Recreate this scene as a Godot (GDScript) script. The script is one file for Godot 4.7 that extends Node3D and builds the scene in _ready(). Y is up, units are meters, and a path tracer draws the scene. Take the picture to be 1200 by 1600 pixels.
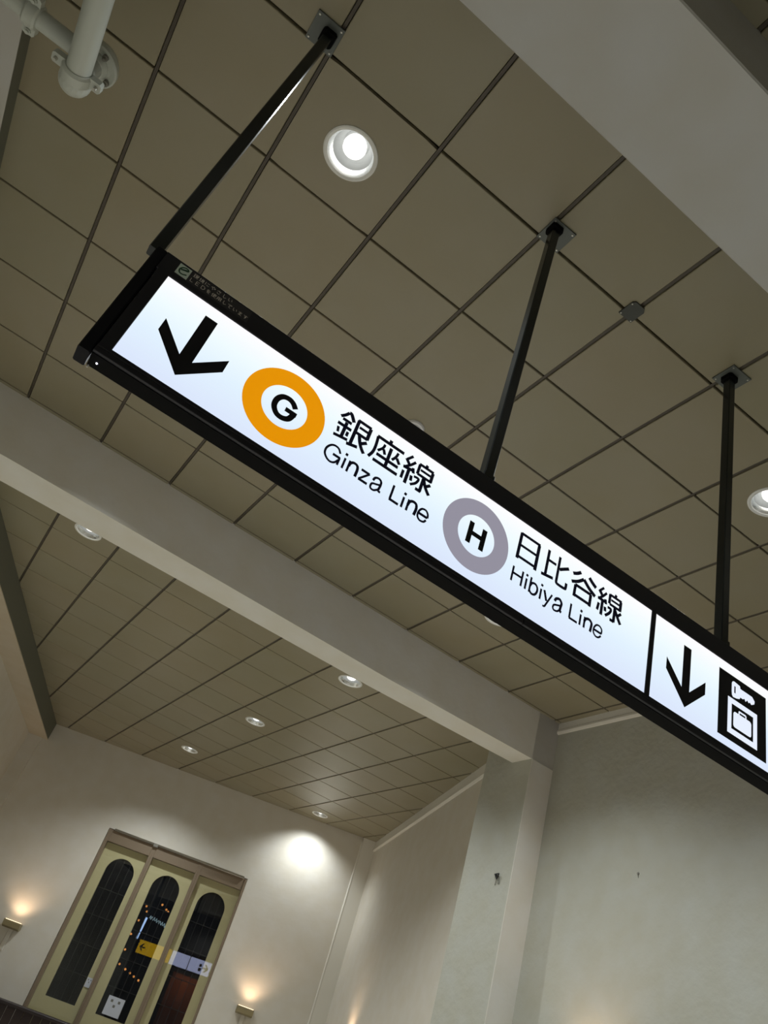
extends Node3D

# A hanging, backlit station sign under a panelled ceiling. The ceiling grid is the unit of the place:
# one panel is 0.6 m square, w(x, y, z) takes panels (y = 0 is the ceiling, down is negative).
const T := 0.6
const FLOOR_Y := -8.0

var M := {}
var counts := {}
var ink_z := 0.0006
var far_a := Vector2(4.11, -19.82)     # far wall, seen from above (x, z in panels)
var far_b := Vector2(12.396, -16.515)  # its right-hand corner


func w(x: float, y: float, z: float) -> Vector3:
	return Vector3(x * T, (y - FLOOR_Y) * T, z * T)


func _ready():
	# ---- camera, light, exposure
	var cam := Camera3D.new()
	cam.name = "camera"
	cam.transform = Transform3D(Basis(Vector3(0.79440927, 0.28244639, 0.53771549), Vector3(-0.52698768, 0.76068995, 0.37899181), Vector3(-0.3019899, -0.58444404, 0.75314491)).orthonormalized(), w(1.35962, -5.44965, 3.04463))
	cam.fov = 66.967
	cam.near = 0.05
	cam.far = 60.0
	add_child(cam)
	cam.current = true
	var env := Environment.new()
	env.background_mode = Environment.BG_COLOR
	env.background_color = Color(0.0, 0.0, 0.0)
	env.tonemap_mode = Environment.TONE_MAPPER_LINEAR
	env.tonemap_exposure = EXPOSURE
	env.sdfgi_enabled = true
	env.ssao_enabled = true
	env.ssil_enabled = true
	var we := WorldEnvironment.new()
	we.name = "world_environment"
	we.environment = env
	add_child(we)
	materials()
	# ---- the setting
	shell()
	ceiling()
	# ---- things
	downlights()
	hanging_sign()
	ceiling_fittings()
	sprinkler_pipe()
	sconces()
	window_and_counter()


const EXPOSURE := 1.0
const DOWNLIGHT := 5.5     # energy of one downlight
const SCONCE := 0.34
const DOWN_COLOR := Color(0.95, 0.98, 1.0)


func downlight_spots() -> Array:
	return [
		[1.5, -0.5, "large glowing round downlight beside the top of the sign's end hanger"],
		[6.5, -0.5, "glowing round downlight at the picture's edge beside the third hanger pole"],
		[6.5, -4.5, "round downlight mostly hidden behind the sign, its rim peeking out under the lower edge"],
		[1.5, -4.5, "round downlight hidden behind the arrow end of the sign"],
		[1.5, -8.5, "round downlight in the far room between its long side beam and the white cross beam"],
		[6.5, -8.5, "first round downlight past the white cross beam, nearest of the row of three"],
		[6.5, -12.5, "middle round downlight of the row of three in the far room"],
		[6.5, -16.5, "last round downlight of the row of three, deepest in the far room"],
		[10.5, -16.5, "round downlight in the far corner above the bright patch on the wall"],
		[1.5, 7.5, "added unseen round downlight for floor bounce far behind the camera, near the side wall"],  # this pair is added out of view to bounce light off the floor
		[6.5, 7.5, "added unseen round downlight for floor bounce far behind the camera, near the large right wall"],
	]


# ---------------------------------------------------------------- helpers
func std(color: Color, rough := 0.7, metal := 0.0) -> StandardMaterial3D:
	var m := StandardMaterial3D.new()
	m.albedo_color = color
	m.roughness = rough
	m.metallic = metal
	return m


func c8(r: float, g: float, b: float) -> Color:
	return Color(r / 255.0, g / 255.0, b / 255.0)


func glow(color: Color, energy: float) -> StandardMaterial3D:
	var m := std(Color(0.02, 0.02, 0.02), 0.5)
	m.emission_enabled = true
	m.emission = color
	m.emission_energy_multiplier = energy
	return m


func noise_map(freq: float, seed_: int, lo: float, hi: float, tint := Color.WHITE) -> NoiseTexture2D:
	var n := FastNoiseLite.new()
	n.seed = seed_
	n.frequency = freq
	n.fractal_octaves = 4
	var t := NoiseTexture2D.new()
	t.width = 512
	t.height = 512
	t.seamless = true
	t.noise = n
	var g := Gradient.new()
	g.set_color(0, Color(lo * tint.r, lo * tint.g, lo * tint.b))
	g.set_color(1, Color(hi, hi, hi))
	t.color_ramp = g
	return t


func bump_map(freq: float, seed_: int, strength: float) -> NoiseTexture2D:
	var n := FastNoiseLite.new()
	n.seed = seed_
	n.frequency = freq
	n.fractal_octaves = 5
	var t := NoiseTexture2D.new()
	t.width = 512
	t.height = 512
	t.seamless = true
	t.as_normal_map = true
	t.bump_strength = strength
	t.noise = n
	return t


func plaster(color: Color, mottle: Texture2D, bump: Texture2D, bump_scale: float, size: float) -> StandardMaterial3D:
	var m := std(color, 0.62)
	m.albedo_texture = mottle
	m.normal_enabled = true
	m.normal_texture = bump
	m.normal_scale = bump_scale
	m.uv1_triplanar = true
	m.uv1_world_triplanar = true
	m.uv1_scale = Vector3(size, size, size)
	return m


func materials():
	var mottle := noise_map(0.008, 3, 0.97, 1.0, Color(1.0, 0.985, 0.95))
	var bump := bump_map(0.03, 11, 5.0)
	M.back_wall = std(c8(70, 68, 64), 0.7)
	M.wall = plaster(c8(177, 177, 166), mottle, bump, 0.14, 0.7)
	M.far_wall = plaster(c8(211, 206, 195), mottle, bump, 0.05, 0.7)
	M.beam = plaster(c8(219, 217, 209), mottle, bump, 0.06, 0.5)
	M.near_beam = plaster(c8(188, 187, 183), mottle, bump, 0.06, 0.5)  # same paint as the cross beam; tone gap stands in for uneven light
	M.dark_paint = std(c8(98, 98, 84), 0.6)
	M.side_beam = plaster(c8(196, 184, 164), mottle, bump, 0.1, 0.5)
	M.trim = std(c8(218, 214, 202), 0.55)
	M.floor = plaster(c8(208, 201, 190), mottle, bump, 0.15, 0.9)
	var tile_mottle := noise_map(0.006, 21, 0.975, 1.0, Color(1.0, 0.99, 0.95))
	for k in 4:
		var m := std([c8(144, 137, 115), c8(143, 137, 115), c8(145, 137, 115), c8(143, 136, 114)][k], 0.36)
		m.albedo_texture = tile_mottle
		m.uv1_triplanar = true
		m.uv1_world_triplanar = true
		m.uv1_scale = Vector3(0.45, 0.45, 0.45)
		m.uv1_offset = Vector3(k * 0.31, 0.0, k * 0.17)
		M["tile%d" % k] = m
	M.void = std(c8(34, 28, 22), 0.8)
	M.runner = std(c8(74, 66, 54), 0.5)
	M.black = std(c8(21, 21, 31), 0.5)
	M.black_gloss = std(c8(10, 10, 11), 0.7)
	M.black_gloss.metallic_specular = 0.2
	M.post = std(c8(26, 26, 30), 0.6)
	M.post.metallic_specular = 0.25
	M.deep = std(c8(14, 14, 16), 0.6)
	M.pole = std(c8(38, 42, 42), 0.22, 0.35)
	M.plate = std(c8(92, 96, 92), 0.45, 0.2)
	M.cover = std(c8(66, 68, 64), 0.5, 0.2)
	M.screw = std(c8(190, 188, 180), 0.3, 0.9)
	M.ring = std(c8(225, 225, 220), 0.35)
	M.reflector = std(c8(150, 154, 155), 0.35)
	M.bulb = glow(Color(1.0, 0.99, 0.96), 2.2)
	M.rim = std(c8(244, 246, 246), 0.22, 1.0)
	M.pipe = std(c8(186, 190, 181), 0.32)
	M.pipe_dark = std(c8(120, 118, 108), 0.5)
	M.ink = std(c8(7, 7, 18), 0.6)
	M.navy_ink = std(c8(24, 27, 70), 0.6)
	M.print_white = glow(c8(232, 240, 255), 1.0)
	M.orange = glow(c8(229, 146, 0), 1.0)
	M.grey_ring = glow(c8(147, 144, 158), 1.0)
	var lit := glow(Color.WHITE, 1.0)
	var gt := GradientTexture2D.new()
	gt.width = 8
	gt.height = 256
	gt.fill_from = Vector2(0, 0)
	gt.fill_to = Vector2(0, 1)
	var gr := Gradient.new()
	gr.set_color(0, c8(255, 253, 255))
	gr.set_color(1, c8(219, 230, 252))
	gr.add_point(0.28, c8(240, 252, 255))
	gr.add_point(0.6, c8(226, 242, 255))
	gt.gradient = gr
	lit.emission_texture = gt
	lit.emission_operator = BaseMaterial3D.EMISSION_OP_MULTIPLY
	M.lit = lit
	M.back_white = glow(c8(205, 214, 255), 3.4)
	M.back_yellow = glow(c8(250, 200, 20), 2.4)
	M.sticker = std(c8(52, 50, 54), 0.55)
	M.sticker_text = std(c8(235, 228, 218), 0.6)
	M.sticker_square = std(c8(222, 238, 224), 0.6)
	M.leaf_green = std(c8(40, 84, 56), 0.5)
	M.cream = std(c8(196, 188, 142), 0.5)
	M.frame = std(c8(130, 114, 94), 0.4, 0.2)
	M.chrome = std(c8(190, 184, 172), 0.18, 0.9)
	M.lead = std(c8(16, 16, 16), 0.6)
	var glass := std(Color(0.12, 0.13, 0.15, 0.45), 0.12)
	glass.transparency = BaseMaterial3D.TRANSPARENCY_ALPHA
	glass.metallic_specular = 0.15
	M.stained = glass
	var glass2 := std(Color(0.10, 0.11, 0.13, 0.5), 0.16)
	glass2.transparency = BaseMaterial3D.TRANSPARENCY_ALPHA
	glass2.metallic_specular = 0.15
	M.stained2 = glass2
	var pane := std(Color(0.02, 0.02, 0.02, 0.02), 0.0)
	pane.transparency = BaseMaterial3D.TRANSPARENCY_ALPHA
	pane.metallic_specular = 1.0
	M.pane = pane
	M.wood = std(c8(32, 13, 9), 0.55)
	M.wood_top = std(c8(26, 11, 8), 0.55)
	M.paper = std(c8(214, 218, 226), 0.7)
	M.sconce = std(c8(150, 138, 104), 0.4, 0.4)
	M.sconce_lamp = glow(c8(255, 222, 180), 2.2)
	M.dark_room = std(c8(44, 44, 46), 0.8)
	M.warm_bulb = glow(c8(255, 170, 90), 2.2)
	M.tube = glow(c8(170, 205, 255), 3.0)
	M.neon = glow(c8(190, 225, 235), 0.9)
	M.warm_panel = std(c8(140, 96, 66), 0.8)


func numbered(called: String, parent: Node) -> String:
	var key := str(parent.get_instance_id()) + called
	counts[key] = counts.get(key, 0) + 1
	return called if counts[key] == 1 else "%s_%03d" % [called, counts[key] - 1]


func stool() -> SurfaceTool:
	var st := SurfaceTool.new()
	st.begin(Mesh.PRIMITIVE_TRIANGLES)
	return st


func put_mesh(called: String, mesh: Mesh, mat: Material, parent: Node = self, at := Transform3D.IDENTITY) -> MeshInstance3D:
	var o := MeshInstance3D.new()
	o.name = numbered(called, parent)
	o.mesh = mesh
	o.material_override = mat
	o.transform = at
	parent.add_child(o, true)
	return o


func obj(called: String, st: SurfaceTool, mat: Material, parent: Node = self) -> MeshInstance3D:
	return put_mesh(called, st.commit(), mat, parent)


func thing(called: String, label: String, category: String, at := Transform3D.IDENTITY, group := "") -> Node3D:
	var o := Node3D.new()
	o.name = numbered(called, self)
	o.transform = at
	add_child(o, true)
	tag(o, label, category, group)
	return o


func tag(o: Node, label: String, category: String, group := ""):
	o.set_meta("label", label)
	o.set_meta("category", category)
	if group:
		o.set_meta("group", group)


func struct(called: String, label: String, category: String) -> Node3D:
	var o := thing(called, label, category)
	o.set_meta("kind", "structure")
	return o


func struct_mesh(called: String, st: SurfaceTool, mat: Material, label: String, category: String) -> MeshInstance3D:
	var o := obj(called, st, mat)
	tag(o, label, category)
	o.set_meta("kind", "structure")
	return o


# a flat convex face, turned so that it faces n
func face(st: SurfaceTool, pts: Array, n: Vector3):
	var p := pts.duplicate()
	if (p[1] - p[0]).cross(p[2] - p[0]).dot(n) > 0.0:
		p.reverse()
	for k in range(1, p.size() - 1):
		for q in [p[0], p[k], p[k + 1]]:
			st.set_normal(n)
			st.add_vertex(q)


func box(st: SurfaceTool, lo: Vector3, hi: Vector3, xf := Transform3D.IDENTITY):
	var c: Array[Vector3] = []
	for k in 8:
		c.append(xf * Vector3(hi.x if k & 1 else lo.x, hi.y if k & 2 else lo.y, hi.z if k & 4 else lo.z))
	var b := xf.basis
	face(st, [c[0], c[2], c[6], c[4]], -b.x.normalized())
	face(st, [c[1], c[3], c[7], c[5]], b.x.normalized())
	face(st, [c[0], c[1], c[5], c[4]], -b.y.normalized())
	face(st, [c[2], c[3], c[7], c[6]], b.y.normalized())
	face(st, [c[0], c[1], c[3], c[2]], -b.z.normalized())
	face(st, [c[4], c[5], c[7], c[6]], b.z.normalized())


# a box whose long edges along the given axis (0, 1, 2) are chamfered by e
func cbox(st: SurfaceTool, lo: Vector3, hi: Vector3, e: float, axis := 1, xf := Transform3D.IDENTITY):
	var i := (axis + 1) % 3
	var j := (axis + 2) % 3
	var ring: Array[Vector2] = [Vector2(lo[i] + e, lo[j]), Vector2(hi[i] - e, lo[j]), Vector2(hi[i], lo[j] + e), Vector2(hi[i], hi[j] - e), Vector2(hi[i] - e, hi[j]), Vector2(lo[i] + e, hi[j]), Vector2(lo[i], hi[j] - e), Vector2(lo[i], lo[j] + e)]
	var a: Array = []
	var b: Array = []
	for p in ring:
		var v := Vector3.ZERO
		v[i] = p.x
		v[j] = p.y
		v[axis] = lo[axis]
		a.append(xf * v)
		v[axis] = hi[axis]
		b.append(xf * v)
	var ax := xf.basis[axis].normalized()
	face(st, a, -ax)
	face(st, b, ax)
	for k in 8:
		var d: Vector2 = ring[(k + 1) % 8] - ring[k]
		var nn := Vector3.ZERO
		nn[i] = d.y
		nn[j] = -d.x
		face(st, [a[k], a[(k + 1) % 8], b[(k + 1) % 8], b[k]], (xf.basis * nn).normalized())


# a plan (x, z) polygon raised from y0 to y1
func prism(st: SurfaceTool, poly: PackedVector2Array, y0: float, y1: float, bevel := 0.0):
	var p := poly
	if Geometry2D.is_polygon_clockwise(p):
		p.reverse()
	var n := p.size()
	var low := p
	if bevel > 0.0:
		var inner := Geometry2D.offset_polygon(p, -bevel, Geometry2D.JOIN_MITER)
		if inner.size() == 1 and inner[0].size() == n:
			var cand: PackedVector2Array = inner[0]
			if Geometry2D.is_polygon_clockwise(cand):
				cand.reverse()
			var best := 0
			for k in n:
				if cand[k].distance_squared_to(p[0]) < cand[best].distance_squared_to(p[0]):
					best = k
			low = PackedVector2Array()
			for k in n:
				low.append(cand[(k + best) % n])
		else:
			bevel = 0.0
	var tri := Geometry2D.triangulate_polygon(p)
	for k in range(0, tri.size(), 3):
		var a: Array = []
		var b: Array = []
		for q in 3:
			a.append(Vector3(low[tri[k + q]].x, y0, low[tri[k + q]].y))
			b.append(Vector3(p[tri[k + q]].x, y1, p[tri[k + q]].y))
		face(st, a, Vector3.DOWN)
		face(st, b, Vector3.UP)
	for k in n:
		var j := (k + 1) % n
		var d := p[j] - p[k]
		var nn := Vector3(d.y, 0, -d.x).normalized()
		var ym := y0 + bevel
		if bevel > 0.0:
			face(st, [Vector3(low[k].x, y0, low[k].y), Vector3(low[j].x, y0, low[j].y), Vector3(p[j].x, ym, p[j].y), Vector3(p[k].x, ym, p[k].y)], (nn + Vector3.DOWN).normalized())
		face(st, [Vector3(p[k].x, ym, p[k].y), Vector3(p[j].x, ym, p[j].y), Vector3(p[j].x, y1, p[j].y), Vector3(p[k].x, y1, p[k].y)], nn)


# surface of revolution about y; the profile runs upwards for outward faces
func lathe(st: SurfaceTool, prof: Array, n := 32, xf := Transform3D.IDENTITY):
	for k in prof.size() - 1:
		var a: Vector2 = prof[k]
		var b: Vector2 = prof[k + 1]
		var t := (b - a).normalized()
		for i in n:
			var q: Array = []
			var nr: Array = []
			for e in 2:
				var ang := TAU * float(i + e) / n
				var dir := Vector3(cos(ang), 0, sin(ang))
				q.append(xf * (dir * a.x + Vector3.UP * a.y))
				q.append(xf * (dir * b.x + Vector3.UP * b.y))
				nr.append((xf.basis * (dir * t.y - Vector3.UP * t.x)).normalized())
			# q: a0 b0 a1 b1
			var order := [0, 1, 3, 0, 3, 2]
			var mid: Vector3 = nr[0] + nr[1]
			if (q[1] - q[0]).cross(q[3] - q[0]).dot(mid) > 0.0 or (q[3] - q[0]).cross(q[2] - q[0]).dot(mid) > 0.0:
				order = [0, 3, 1, 0, 2, 3]
			for o in order:
				st.set_normal(nr[o / 2])
				st.add_vertex(q[o])


func ball_profile(r: float, from := -90.0, to := 90.0, steps := 10) -> Array:
	var out: Array = []
	for k in steps + 1:
		var a := deg_to_rad(lerpf(from, to, float(k) / steps))
		out.append(Vector2(r * cos(a), r * sin(a)))
	return out


func along(a: Vector3, b: Vector3) -> Transform3D:
	var y := (b - a).normalized()
	var x := y.cross(Vector3.FORWARD if absf(y.z) < 0.9 else Vector3.RIGHT).normalized()
	return Transform3D(Basis(x, y, x.cross(y)), a)


func rod(st: SurfaceTool, a: Vector3, b: Vector3, r: float, n := 20):
	var l := a.distance_to(b)
	lathe(st, [Vector2(0, 0), Vector2(r, 0), Vector2(r, l), Vector2(0, l)], n, along(a, b))


# a flat stroke of ink on the sign, points in millimetres, curves smoothed
func ink(st: SurfaceTool, width: float, pts: Array, smooth := true):
	var p: Array[Vector2] = []
	var n := pts.size() / 2
	var raw: Array[Vector2] = []
	for k in n:
		raw.append(Vector2(pts[2 * k], pts[2 * k + 1]))
	if n > 2 and smooth:
		for k in n - 1:
			var a := raw[maxi(k - 1, 0)]
			var b := raw[k]
			var c := raw[k + 1]
			var d := raw[mini(k + 2, n - 1)]
			for q in 6:
				p.append(b.cubic_interpolate(c, a, d, q / 6.0))
		p.append(raw[n - 1])
	else:
		p = raw
	var left: Array[Vector2] = []
	var right: Array[Vector2] = []
	for k in p.size():
		var d0 := (p[k] - p[maxi(k - 1, 0)]).normalized()
		var d1 := (p[mini(k + 1, p.size() - 1)] - p[k]).normalized()
		var d := (d0 + d1).normalized()
		var nn := Vector2(-d.y, d.x)
		var ref := d1 if d0 == Vector2.ZERO else d0
		var s := minf(1.0 / maxf(0.4, absf(nn.dot(Vector2(-ref.y, ref.x)))), 1.8)
		left.append(p[k] + nn * width * 0.5 * s)
		right.append(p[k] - nn * width * 0.5 * s)
	for k in p.size() - 1:
		var quad: Array = []
		for v in [left[k], left[k + 1], right[k + 1], right[k]]:
			quad.append(Vector3(v.x, v.y, 0) * 0.001 + Vector3(0, 0, ink_z))
		face(st, [quad[0], quad[1], quad[2]], Vector3.BACK)
		face(st, [quad[0], quad[2], quad[3]], Vector3.BACK)


# a flat printed shape on the sign, points in millimetres
func shape(st: SurfaceTool, pts: Array, z: float, n := Vector3.BACK):
	var p := PackedVector2Array()
	for k in pts.size() / 2:
		p.append(Vector2(pts[2 * k], pts[2 * k + 1]))
	var tri := Geometry2D.triangulate_polygon(p)
	for k in range(0, tri.size(), 3):
		var a: Array = []
		for q in 3:
			a.append(Vector3(p[tri[k + q]].x, p[tri[k + q]].y, 0) * 0.001 + Vector3(0, 0, z))
		face(st, a, n)


func disc_ring(st: SurfaceTool, c: Vector2, r0: float, r1: float, z: float):
	for k in 72:
		var a := TAU * k / 72.0
		var b := TAU * (k + 1) / 72.0
		var q: Array = []
		for v in [c + Vector2(cos(a), sin(a)) * r0, c + Vector2(cos(a), sin(a)) * r1, c + Vector2(cos(b), sin(b)) * r1, c + Vector2(cos(b), sin(b)) * r0]:
			q.append(Vector3(v.x, v.y, 0) * 0.001 + Vector3(0, 0, z))
		face(st, q, Vector3.BACK)


# ---------------------------------------------------------------- the setting
func plan(pts: Array) -> PackedVector2Array:
	var p := PackedVector2Array()
	for k in pts.size() / 2:
		p.append(Vector2(pts[2 * k], pts[2 * k + 1]) * T)
	return p


func level(y: float) -> float:
	return (y - FLOOR_Y) * T


func left_x(z: float) -> float:      # the side beam's line on the ceiling of the far room
	return 1.03 - 0.3283 * (z + 11.84)


func right_x(z: float) -> float:     # the right-hand wall of the far room
	return 12.396 - 0.332 * (z + 16.515)


func far_frame() -> Transform3D:     # x runs along the far wall from its right-hand corner, z into the room
	var d := (far_b - far_a).normalized()
	var x := Vector3(d.x, 0, d.y)
	return Transform3D(Basis(x, Vector3.UP, x.cross(Vector3.UP)), w(far_b.x, FLOOR_Y, far_b.y))


func far_plan(pts: Array) -> PackedVector2Array:   # (along, out) pairs in panels, in far wall axes
	var f := far_frame()
	var p := PackedVector2Array()
	for k in pts.size() / 2:
		var v := f * Vector3(pts[2 * k] * T, 0, pts[2 * k + 1] * T)
		p.append(Vector2(v.x, v.z))
	return p


func shell():
	var st := stool()
	box(st, w(-4, FLOOR_Y - 0.3, -24), w(15, FLOOR_Y, 11))
	struct_mesh("floor", st, M.floor, "pale stone floor of the hall, below the picture", "floor")
	st = stool()
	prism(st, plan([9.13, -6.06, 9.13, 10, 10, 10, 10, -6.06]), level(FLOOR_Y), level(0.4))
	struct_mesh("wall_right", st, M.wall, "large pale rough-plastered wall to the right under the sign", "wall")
	st = stool()
	prism(st, plan([-3, 10, -2.4, 10, -2.4, -6.06, -3, -6.06]), level(FLOOR_Y), level(0.4))
	struct_mesh("wall_left", st, M.wall, "side wall beneath the low soffit by the white pipe", "wall")
	st = stool()
	prism(st, plan([-3, 9, 10, 9, 10, 10, -3, 10]), level(FLOOR_Y), level(0.4))
	struct_mesh("wall_back", st, M.back_wall, "wall behind the camera", "wall")
	# pilaster that carries the cross beam
	var pil := struct("pillar", "pale square pilaster under the end of the white cross beam", "pillar")
	st = stool()
	prism(st, plan([8.7, -6.06, 9.4, -6.06, 9.4, -6.79, 8.7, -6.79]), level(FLOOR_Y), level(0.3), 0.0)
	obj("front_half", st, M.wall, pil)
	st = stool()
	prism(st, plan([8.702, -6.05, 9.13, -6.05, 9.13, -6.062, 8.702, -6.062]), level(FLOOR_Y), level(-0.775))
	obj("brightened_front_skin", st, M.beam, pil)  # beam paint carried down; paler skin stands in for glow on this face
	st = stool()
	prism(st, plan([8.715, -6.79, 9.4, -6.79, 9.4, -7.2, 8.715, -7.2]), level(FLOOR_Y), level(0.3), 0.0)
	obj("rear_half", st, M.wall, pil)
	# the cross beam between the two ceilings, its soffit a little askew
	st = stool()
	var ends := [[-2.6, -0.845, -6.76], [6.0, -0.83, -6.57], [9.4, -0.76, -6.5]]
	for k in 2:
		var a: Array = ends[k]
		var b: Array = ends[k + 1]
		var f := -6.06
		face(st, [w(a[0], a[1], f), w(b[0], b[1], f), w(b[0], 0.3, f), w(a[0], 0.3, f)], Vector3.BACK)
		face(st, [w(a[0], a[1], a[2]), w(b[0], b[1], b[2]), w(b[0], 0.3, b[2]), w(a[0], 0.3, a[2])], Vector3.FORWARD)
		face(st, [w(a[0], a[1], f), w(b[0], b[1], f), w(b[0], b[1], b[2]), w(a[0], a[1], a[2])], Vector3.DOWN)
		face(st, [w(a[0], 0.3, f), w(b[0], 0.3, f), w(b[0], 0.3, b[2]), w(a[0], 0.3, a[2])], Vector3.UP)
	face(st, [w(-2.6, -0.845, -6.06), w(-2.6, 0.3, -6.06), w(-2.6, 0.3, -6.76), w(-2.6, -0.845, -6.76)], Vector3.LEFT)
	face(st, [w(9.4, -0.76, -6.06), w(9.4, 0.3, -6.06), w(9.4, 0.3, -6.5), w(9.4, -0.76, -6.5)], Vector3.RIGHT)
	struct_mesh("beam", st, M.beam, "long white cross beam running behind the sign between the two ceilings", "beam")
	st = stool()
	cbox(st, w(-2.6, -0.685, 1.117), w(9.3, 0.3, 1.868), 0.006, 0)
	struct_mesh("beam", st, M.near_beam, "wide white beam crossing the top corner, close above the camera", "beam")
	st = stool()
	cbox(st, w(-2.6, -0.165, -6.1), w(-0.91, 0.3, 1.2), 0.004, 2)
	var low_beam := struct("beam", "low pale soffit along the edge by the white sprinkler pipe", "beam")
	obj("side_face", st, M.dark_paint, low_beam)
	st = stool()
	cbox(st, w(-2.6, -0.175, -6.1), w(-0.908, -0.163, 1.2), 0.002, 2)
	obj("soffit_board", st, M.near_beam, low_beam)
	# far room
	var zf := -20.2
	var off := 0.53
	st = stool()
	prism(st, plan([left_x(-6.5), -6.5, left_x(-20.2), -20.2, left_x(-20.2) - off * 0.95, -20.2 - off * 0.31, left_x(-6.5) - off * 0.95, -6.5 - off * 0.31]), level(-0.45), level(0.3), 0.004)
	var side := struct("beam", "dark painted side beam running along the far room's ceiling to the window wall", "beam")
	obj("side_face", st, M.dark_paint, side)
	st = stool()
	prism(st, plan([left_x(-6.5) + 0.002, -6.5, left_x(-20.2) + 0.002, -20.2, left_x(-20.2) - off * 0.95, -20.2 - off * 0.31, left_x(-6.5) - off * 0.95, -6.5 - off * 0.31]), level(-0.468), level(-0.447), 0.002)
	obj("soffit_board", st, M.side_beam, side)
	st = stool()
	var ax := left_x(-6.4) - off * 0.95
	var bx := left_x(-21.0) - off * 0.95
	prism(st, plan([ax, -6.4 - off * 0.31, bx, -21.0 - off * 0.31, bx - 0.6, -21.0, ax - 0.6, -6.4]), level(FLOOR_Y), level(0.3))
	struct_mesh("wall_west", st, M.far_wall, "pale plastered side wall of the far room below the dark side beam", "wall")
	st = stool()
	prism(st, plan([-3, -6.5, ax + 0.1, -6.5, ax + 0.1, -7.0, -3, -7.0]), level(FLOOR_Y), level(0.3))
	struct_mesh("wall_corner", st, M.wall, "short return wall under the hidden end of the cross beam", "wall")
	st = stool()
	prism(st, plan([right_x(-7.0), -7.0, right_x(-17.2), -17.2, right_x(-17.2) + 0.6, -17.0, right_x(-7.0) + 0.6, -6.8]), level(FLOOR_Y), level(0.3))
	struct_mesh("wall_east", st, M.far_wall, "plastered wall of the far room between the pilaster and the far corner", "wall")
	# far wall with the window opening cut out
	var win := [-6.79, -2.96, -1.95]
	var wall := struct("wall_far", "end wall of the far room holding the tall arched windows", "wall")
	st = stool()
	prism(st, far_plan([-12.0, 0, win[0], 0, win[0], -0.7, -12.0, -0.7]), level(FLOOR_Y), level(0.3))
	obj("wall_section", st, M.far_wall, wall)
	st = stool()
	prism(st, far_plan([win[1], 0, 0.7, 0, 0.7, -0.7, win[1], -0.7]), level(FLOOR_Y), level(0.3))
	obj("wall_section", st, M.far_wall, wall)
	st = stool()
	prism(st, far_plan([win[0], 0, win[1], 0, win[1], -0.7, win[0], -0.7]), level(win[2]), level(0.3))
	obj("wall_section", st, M.far_wall, wall)
	# mouldings
	var f := far_frame()
	st = stool()
	prism(st, far_plan([-0.36, 0.0, -0.36, 0.05, 0.1, 0.05, 0.1, 0.0]), level(FLOOR_Y), level(0.02))
	rod(st, f * Vector3(-0.375 * T, level(FLOOR_Y), 0.03 * T), f * Vector3(-0.375 * T, level(-0.1), 0.03 * T), 0.018, 12)
	struct_mesh("trim_1", st, M.trim, "narrow upright strip with a rounded bead in the far corner beside the bright patch", "trim")
	st = stool()
	prism(st, far_plan([-9.95, 0.0, -9.95, 0.05, -9.52, 0.05, -9.52, 0.0]), level(FLOOR_Y), level(-0.47))
	struct_mesh("trim_2", st, M.far_wall, "slight upright step in the plaster below the end of the dark side beam", "trim")
	var dr := Vector2(right_x(-17.2) - right_x(-7.0), -10.2).normalized()
	var nr := Vector2(dr.y, -dr.x)
	if nr.x > 0.0:
		nr = -nr
	var r0 := Vector2(right_x(-7.0), -7.0)
	var r1 := Vector2(right_x(-16.6), -16.6)
	st = stool()
	coving(st, r0 * T, r1 * T, nr, 0.25 * T, 0.05 * T)
	struct_mesh("trim_3", st, M.trim, "pale coving along the top of the far room's wall beside the pilaster", "trim")
	st = stool()
	coving(st, Vector2(9.13, -6.06) * T, Vector2(9.13, 1.2) * T, Vector2(-1, 0), 0.17 * T, 0.035 * T)
	struct_mesh("trim_4", st, M.trim, "pale coving at the top of the right wall, half hidden by the sign", "trim")


# a band under the ceiling with a small rounded lip at its foot
func coving(st: SurfaceTool, a: Vector2, b: Vector2, n: Vector2, drop: float, out: float):
	var top := level(0.02)
	var prof := [Vector2(0, -drop - 0.02), Vector2(out * 0.5, -drop - 0.018), Vector2(out, -drop), Vector2(out * 0.9, -drop + 0.02), Vector2(out * 0.55, -drop + 0.03), Vector2(out * 0.5, 0.0)]
	for k in prof.size() - 1:
		var p: Vector2 = prof[k]
		var q: Vector2 = prof[k + 1]
		var d := (q - p).normalized()
		var nn := Vector3(n.x * d.y, -d.x, n.y * d.y).normalized()
		face(st, [Vector3(a.x + n.x * p.x, top + p.y, a.y + n.y * p.x), Vector3(b.x + n.x * p.x, top + p.y, b.y + n.y * p.x), Vector3(b.x + n.x * q.x, top + q.y, b.y + n.y * q.x), Vector3(a.x + n.x * q.x, top + q.y, a.y + n.y * q.x)], nn)
	face(st, [Vector3(a.x, top, a.y), Vector3(b.x, top, b.y), Vector3(b.x, top - drop - 0.02, b.y), Vector3(a.x, top - drop - 0.02, a.y)], Vector3(-n.x, 0, -n.y))


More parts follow.
